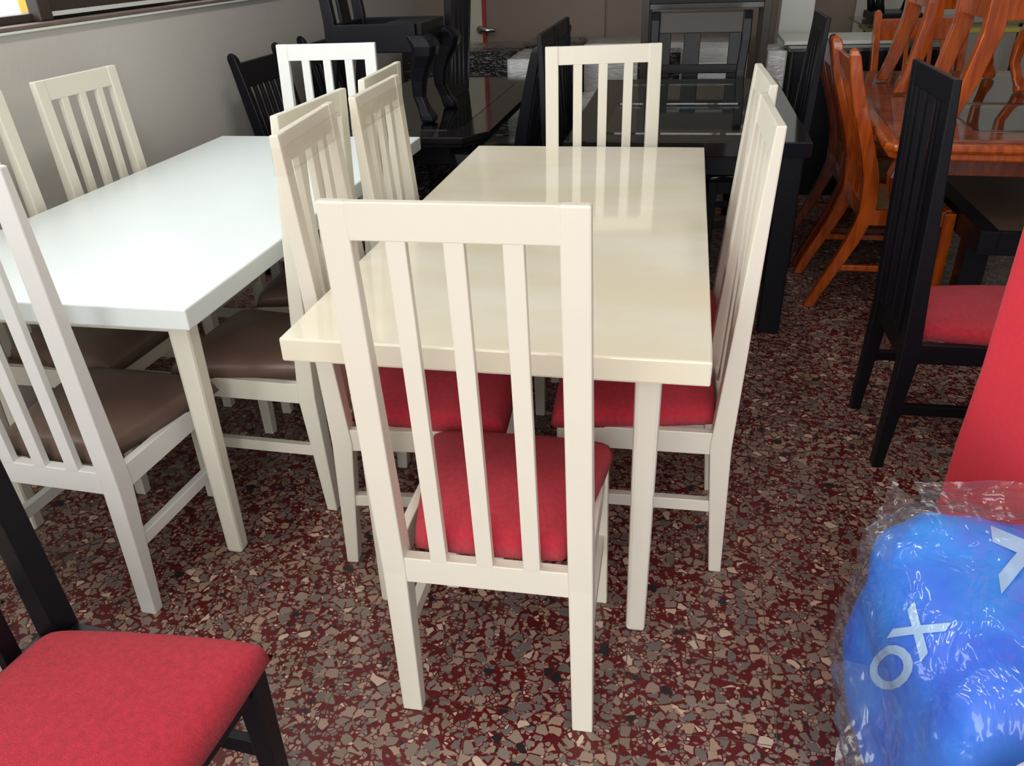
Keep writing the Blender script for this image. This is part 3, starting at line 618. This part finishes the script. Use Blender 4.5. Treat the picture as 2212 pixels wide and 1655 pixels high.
# ------------------------------------------------------------------ orange table with marble and glass
ot = thing('orange_table', 'orange varnished table with brown marble and glass top on the right', 'table', G(.735, 3.25), GR(-3))
OW, OL = 1.35, 1.85
bm = bmesh.new(); prism(bm, clipped(0, OW, 0, OL, .03), .738, .768); link('edge_moulding', bm, WOOD, ot, .010)
bm = bmesh.new(); prism(bm, clipped(.02, OW - .02, .02, OL - .02, .03), .708, .739); link('lower_moulding', bm, WOOD, ot, .008)
bm = bmesh.new(); prism(bm, clipped(.045, OW - .045, .045, OL - .045, .03), .767, .779); link('marble_top', bm, MARB, ot, .003)
for yy in ((.20, .72), (.80, 1.65)):
    bm = bmesh.new(); prism(bm, clipped(.32, OW - .2, yy[0], yy[1], .02), .7795, .784); link('glass_panel', bm, DARKG if False else TGLASS, ot, .001)
    bm = bmesh.new(); box(bm, .33, OW - .21, yy[0] + .01, yy[1] - .01, .7791, .7794); link('inset_panel', bm, mat('dark_green_inset', (0.05, 0.055, 0.04), 0.12), ot)
for sx in (0, 1):
    for sy in (0, 1):
        bm = bmesh.new(); cabriole(bm, (.16, OW - .16)[sx], (.2, OL - .2)[sy], 0, .71, (-1, 1)[sx], (-1, 1)[sy], 1.5); link('leg', bm, WOODD, ot, .004)
link('apron', B(.12, OW - .12, .14, OL - .14, .63, .709), WOODD, ot, .003)
# chairs stacked on the orange table
def cab_chair(label, loc, rz):
    t = thing('cabriole_chair', label, 'chair', loc, rz, 'orange cabriole-leg chairs stood on the orange table')
    for s in (-1, 1):
        bm = bmesh.new(); cabriole(bm, s * .2, .42, 0, .40, s, 1, 1.0); link('leg', bm, WOOD, t, .003)
        bm = bmesh.new(); loft(bm, [rect(s * .2, -.05, 0, .022, .026), rect(s * .2, -.01, .12, .023, .03), rect(s * .2, .03, .3, .024, .036), rect(s * .2, .03, .45, .024, .034), rect(s * .2, .0, .75, .022, .028), rect(s * .2, -.06, 1.05, .02, .02)]); link('rear_post', bm, WOOD, t, .005)
        a, b = sorted((s * .22, s * .195)); link('side_rail', B(a, b, .05, .41, .34, .42), WOOD, t, .004)
    link('front_rail', B(-.19, .19, .41, .435, .34, .42), WOOD, t, .004)
    link('back_rail', B(-.18, .18, .015, .04, .34, .42), WOOD, t, .004)
    bm = bmesh.new(); loft(bm, [rect(0, -.045, .95, .185, .012), rect(0, -.055, 1.03, .185, .012)]); link('crest_rail', bm, WOOD, t, .004)
    link('seat_cushion', cushion(.40, .42, .045, .43, .42, .03, .015), BROWN, t, 0, True)
    return t
cab_chair('orange chair with curved legs standing on the orange table, farther back', G(1.02, 4.48, .7855), GR(-90))
cab_chair('orange chair with curved legs standing on the orange table, nearer one', G(1.09, 3.88, .7855), GR(-90))
# low brown-topped table with thick black legs
lt = thing('low_table', 'low brown-topped table with black edges beneath the orange table', 'table', G(0, 0), GR())
link('tabletop', B(1.195, 1.75, 3.30, 4.25, .44, .45), BTOP, lt, .001)
bm = bmesh.new(); box(bm, 1.128, 1.195, 3.28, 4.3, .36, .451); box(bm, 1.195, 1.75, 3.28, 3.30, .36, .451); box(bm, 1.195, 1.75, 4.25, 4.3, .36, .451); link('edge_frame', bm, BLACK, lt, .002)
for X in (1.13, 1.65):
    for Y in (3.40, 4.15): link('leg', B(X, X + .09, Y, Y + .09, 0, .361), BLACK, lt, .003)

# ------------------------------------------------------------------ red covered chair at the right edge
rc = thing('covered_chair', 'tall chair in a smooth bright red fabric cover at the right edge', 'chair', (1.09, 1.43, 0), R(-90))
bm = bmesh.new(); n = 24; rings = []
for z in [0.0, .05, .2, .4, .6, .8, .95, 1.08, 1.12, 1.13]:
    hx, hy = .175, .03 + .012 * (z < .5); r = []
    if z > 1.11: hy *= .55; hx -= .01
    for k in range(n * 2):
        a = 2 * math.pi * k / (n * 2); ca, sa = math.cos(a), math.sin(a)
        x = math.copysign(abs(ca) ** .25, ca) * hx; y = math.copysign(abs(sa) ** .4, sa) * hy
        y += .006 * math.sin(x * 42) * max(0, 1 - z * .8) + .004 * math.sin(x * 17 + 1)
        r.append((x, y, z))
    rings.append(r)
loft(bm, rings); link('backrest_cover', bm, REDS, rc, 0, True)
link('seat_cover', cushion(.34, .35, .03, .45, 0.40, .06, .02), REDS, rc, 0, True)
bm = bmesh.new(); box(bm, -.165, .165, .035, .44, 0.0, .41); bmesh.ops.subdivide_edges(bm, edges=bm.edges[:], cuts=12, use_grid_fill=True)
for v in bm.verts:
    if abs(v.co.x) > .164: v.co.x += .008 * math.sin(v.co.y * 40) * (1 - v.co.z)
    if v.co.y > .439: v.co.y += .008 * math.sin(v.co.x * 40) * (1 - v.co.z)
link('skirt', bm, REDS, rc, 0, True)

# ------------------------------------------------------------------ blue bagged goods, lower right
BC = Vector((1.03, .965, 0.0)); BHX, BHY, BHZ = .38, .25, .262
BR_ = R(-6)
def bag(th, z, off=0.0, seed=0.0, amp=1.0):
    """point on the blue bundle: th angle round, z in [-1,1] from floor to crown"""
    ct, st = math.cos(th), math.sin(th)
    e = .30
    cz = math.sqrt(max(0, 1 - min(1, abs(z)) ** 9))
    x = math.copysign(abs(ct) ** e, ct) * BHX * (cz ** .8); y = math.copysign(abs(st) ** e, st) * BHY * (cz ** .8)
    zz = BHZ + z * BHZ
    p = Vector((x, y, zz)); nrm = Vector((x / BHX ** 2, y / BHY ** 2, (z * .9) / BHZ)).normalized()
    k = noise.noise(Vector((x * 6, y * 6, zz * 6)) + Vector((seed, 0, 0))) * .028 * amp + noise.noise(Vector((x * 16, y * 16, zz * 12 + seed))) * .011 * amp
    p += nrm * (k + off)
    p.z = max(p.z, 0.002)
    return p
def bagmesh(off, seed, amp, nth=110, nz=60):
    bm = bmesh.new(); rows = []
    for j in range(1, nz):
        z = -1 + 2 * j / nz; z = math.copysign(abs(z) ** .8, z)
        rows.append([bm.verts.new(bag(2 * math.pi * i / nth, z, off, seed, amp)) for i in range(nth)])
    for a, b in zip(rows[:-1], rows[1:]):
        for i in range(nth): bm.faces.new((a[i], a[(i + 1) % nth], b[(i + 1) % nth], b[i]))
    bm.faces.new(list(reversed(rows[0]))); bm.faces.new(rows[-1])
    return bm
bb = thing('blue_bundle', 'bright blue cloth bundle with pale lettering, wrapped in clear crumpled plastic', 'bag', BC, BR_)
link('blue_cloth', bagmesh(0, 0, 1.0), BLUE, bb, 0, True)
def crumple(seed, off):
    bm = bagmesh(off, seed, 1.0, 150, 80)
    for v in bm.verts:
        q = v.co * 14 + Vector((2, 3, 1))
        f = abs(noise.noise(q)) ; f2 = abs(noise.noise(q * 2.3))
        d = Vector((v.co.x, v.co.y, v.co.z - BHZ)).normalized()
        v.co += d * ((.5 - f) * .018 + (.5 - f2) * .008)
        v.co.z = max(v.co.z, .002)
    return bm
fo = link('plastic_film', crumple(0.0, .018), FILM, bb, 0, True); fo['label'] = 'clear crumpled plastic over the blue cloth'
# loose film ears: on the left foot and the top left corner
def ear(name, pts0, pts1, n=14, amp=.012, seed=0):
    bm = bmesh.new(); rows = []
    for j in range(n + 1):
        f = j / n; row = []
        for i in range(n + 1):
            g = i / n
            a = Vector(pts0[0]).lerp(Vector(pts0[1]), g); b = Vector(pts1[0]).lerp(Vector(pts1[1]), g)
            p = a.lerp(b, f) + Vector((noise.noise(Vector((i * .5, j * .5, seed))), noise.noise(Vector((i * .5, j * .5, seed + 5))), noise.noise(Vector((i * .5, j * .5, seed + 9))))) * amp * (.4 + f)
            row.append(bm.verts.new(p))
        rows.append(row)
    for j in range(n):
        for i in range(n): bm.faces.new((rows[j][i], rows[j][i + 1], rows[j + 1][i + 1], rows[j + 1][i]))
    return link(name, bm, FILM, bb, 0, True)
ear('film_flap', [(-.37, -.14, .10), (-.37, .0, .32)], [(-.46, -.13, .10), (-.48, -.03, .37)], seed=1)
ear('film_flap', [(-.36, .10, .45), (-.27, .21, .50)], [(-.41, .13, .50), (-.34, .24, .555)], seed=2)
ear('film_flap', [(-.27, .20, .50), (.32, .20, .51)], [(-.30, .245, .55), (.32, .255, .56)], seed=3)
# lettering printed on the cloth, laid over its lumps
def lettering(word, size, org, ux, uy):
    """print `word`: org/ux/uy are (angle, z) steps over the bundle surface"""
    cu = bpy.data.curves.new('tmp', 'FONT'); cu.body = word; cu.size = 1.0; cu.resolution_u = 4; cu.offset = 0.028
    to = bpy.data.objects.new('tmp', cu); COL.objects.link(to)
    dg = bpy.context.evaluated_depsgraph_get(); me = bpy.data.meshes.new_from_object(to.evaluated_get(dg))
    bpy.data.objects.remove(to)
    bm = bmesh.new(); bm.from_mesh(me); bmesh.ops.triangulate(bm, faces=bm.faces[:])
    for _ in range(2): bmesh.ops.subdivide_edges(bm, edges=[e for e in bm.edges if e.calc_length() > .06], cuts=2)
    bmesh.ops.triangulate(bm, faces=bm.faces[:])
    for v in bm.verts:
        a, b = v.co.x * size, v.co.y * size
        v.co = Vector((org[0] + ux[0] * a + uy[0] * b, org[1] + ux[1] * a + uy[1] * b, org[2] + ux[2] * a + uy[2] * b))
    return bm
from mathutils.bvhtree import BVHTree
def project(bm, direction, off=.003):
    src = bagmesh(0, 0, 1.0); tree = BVHTree.FromBMesh(src)
    dirv = Vector(direction).normalized()
    for v in bm.verts:
        h = tree.ray_cast(v.co, dirv)
        if h[0] is not None: v.co = h[0] - dirv * off
    src.free(); return bm
# the left face carries O and X running up it, the top face a Y
BM_ = Matrix.Rotation(-BR_, 3, 'Z')
def print_on(word, size, at, ang, label):
    at = Vector(at); d = (at - Vector((0, 0, CAMH))).normalized(); a = R(ang)
    e1 = _R * math.cos(a) + _U * math.sin(a); e2 = -_R * math.sin(a) + _U * math.cos(a)
    st = at - d * .25 - BC
    o = link('lettering', project(lettering(word, size, BM_ @ st, BM_ @ e1, BM_ @ e2), BM_ @ d), LAB, bb); o['label'] = label
print_on('OX', .096, (.626, .93, .335), 52, 'pale letters O and X on the blue cloth')
print_on('Y', .17, (.925, 1.02, .52), 105, 'pale letter Y on the blue cloth')
tag(link('white_sack', cushion(.34, .34, -.14, .14, 0, .50, .12), mat('white_sack_cloth', (0.8, 0.8, 0.84), .6, bump=.4, bscale=12), None, 0, True, (.76, .55, 0), R(-10)), 'white sack in the lower right corner in front of the blue bundle', 'bag')
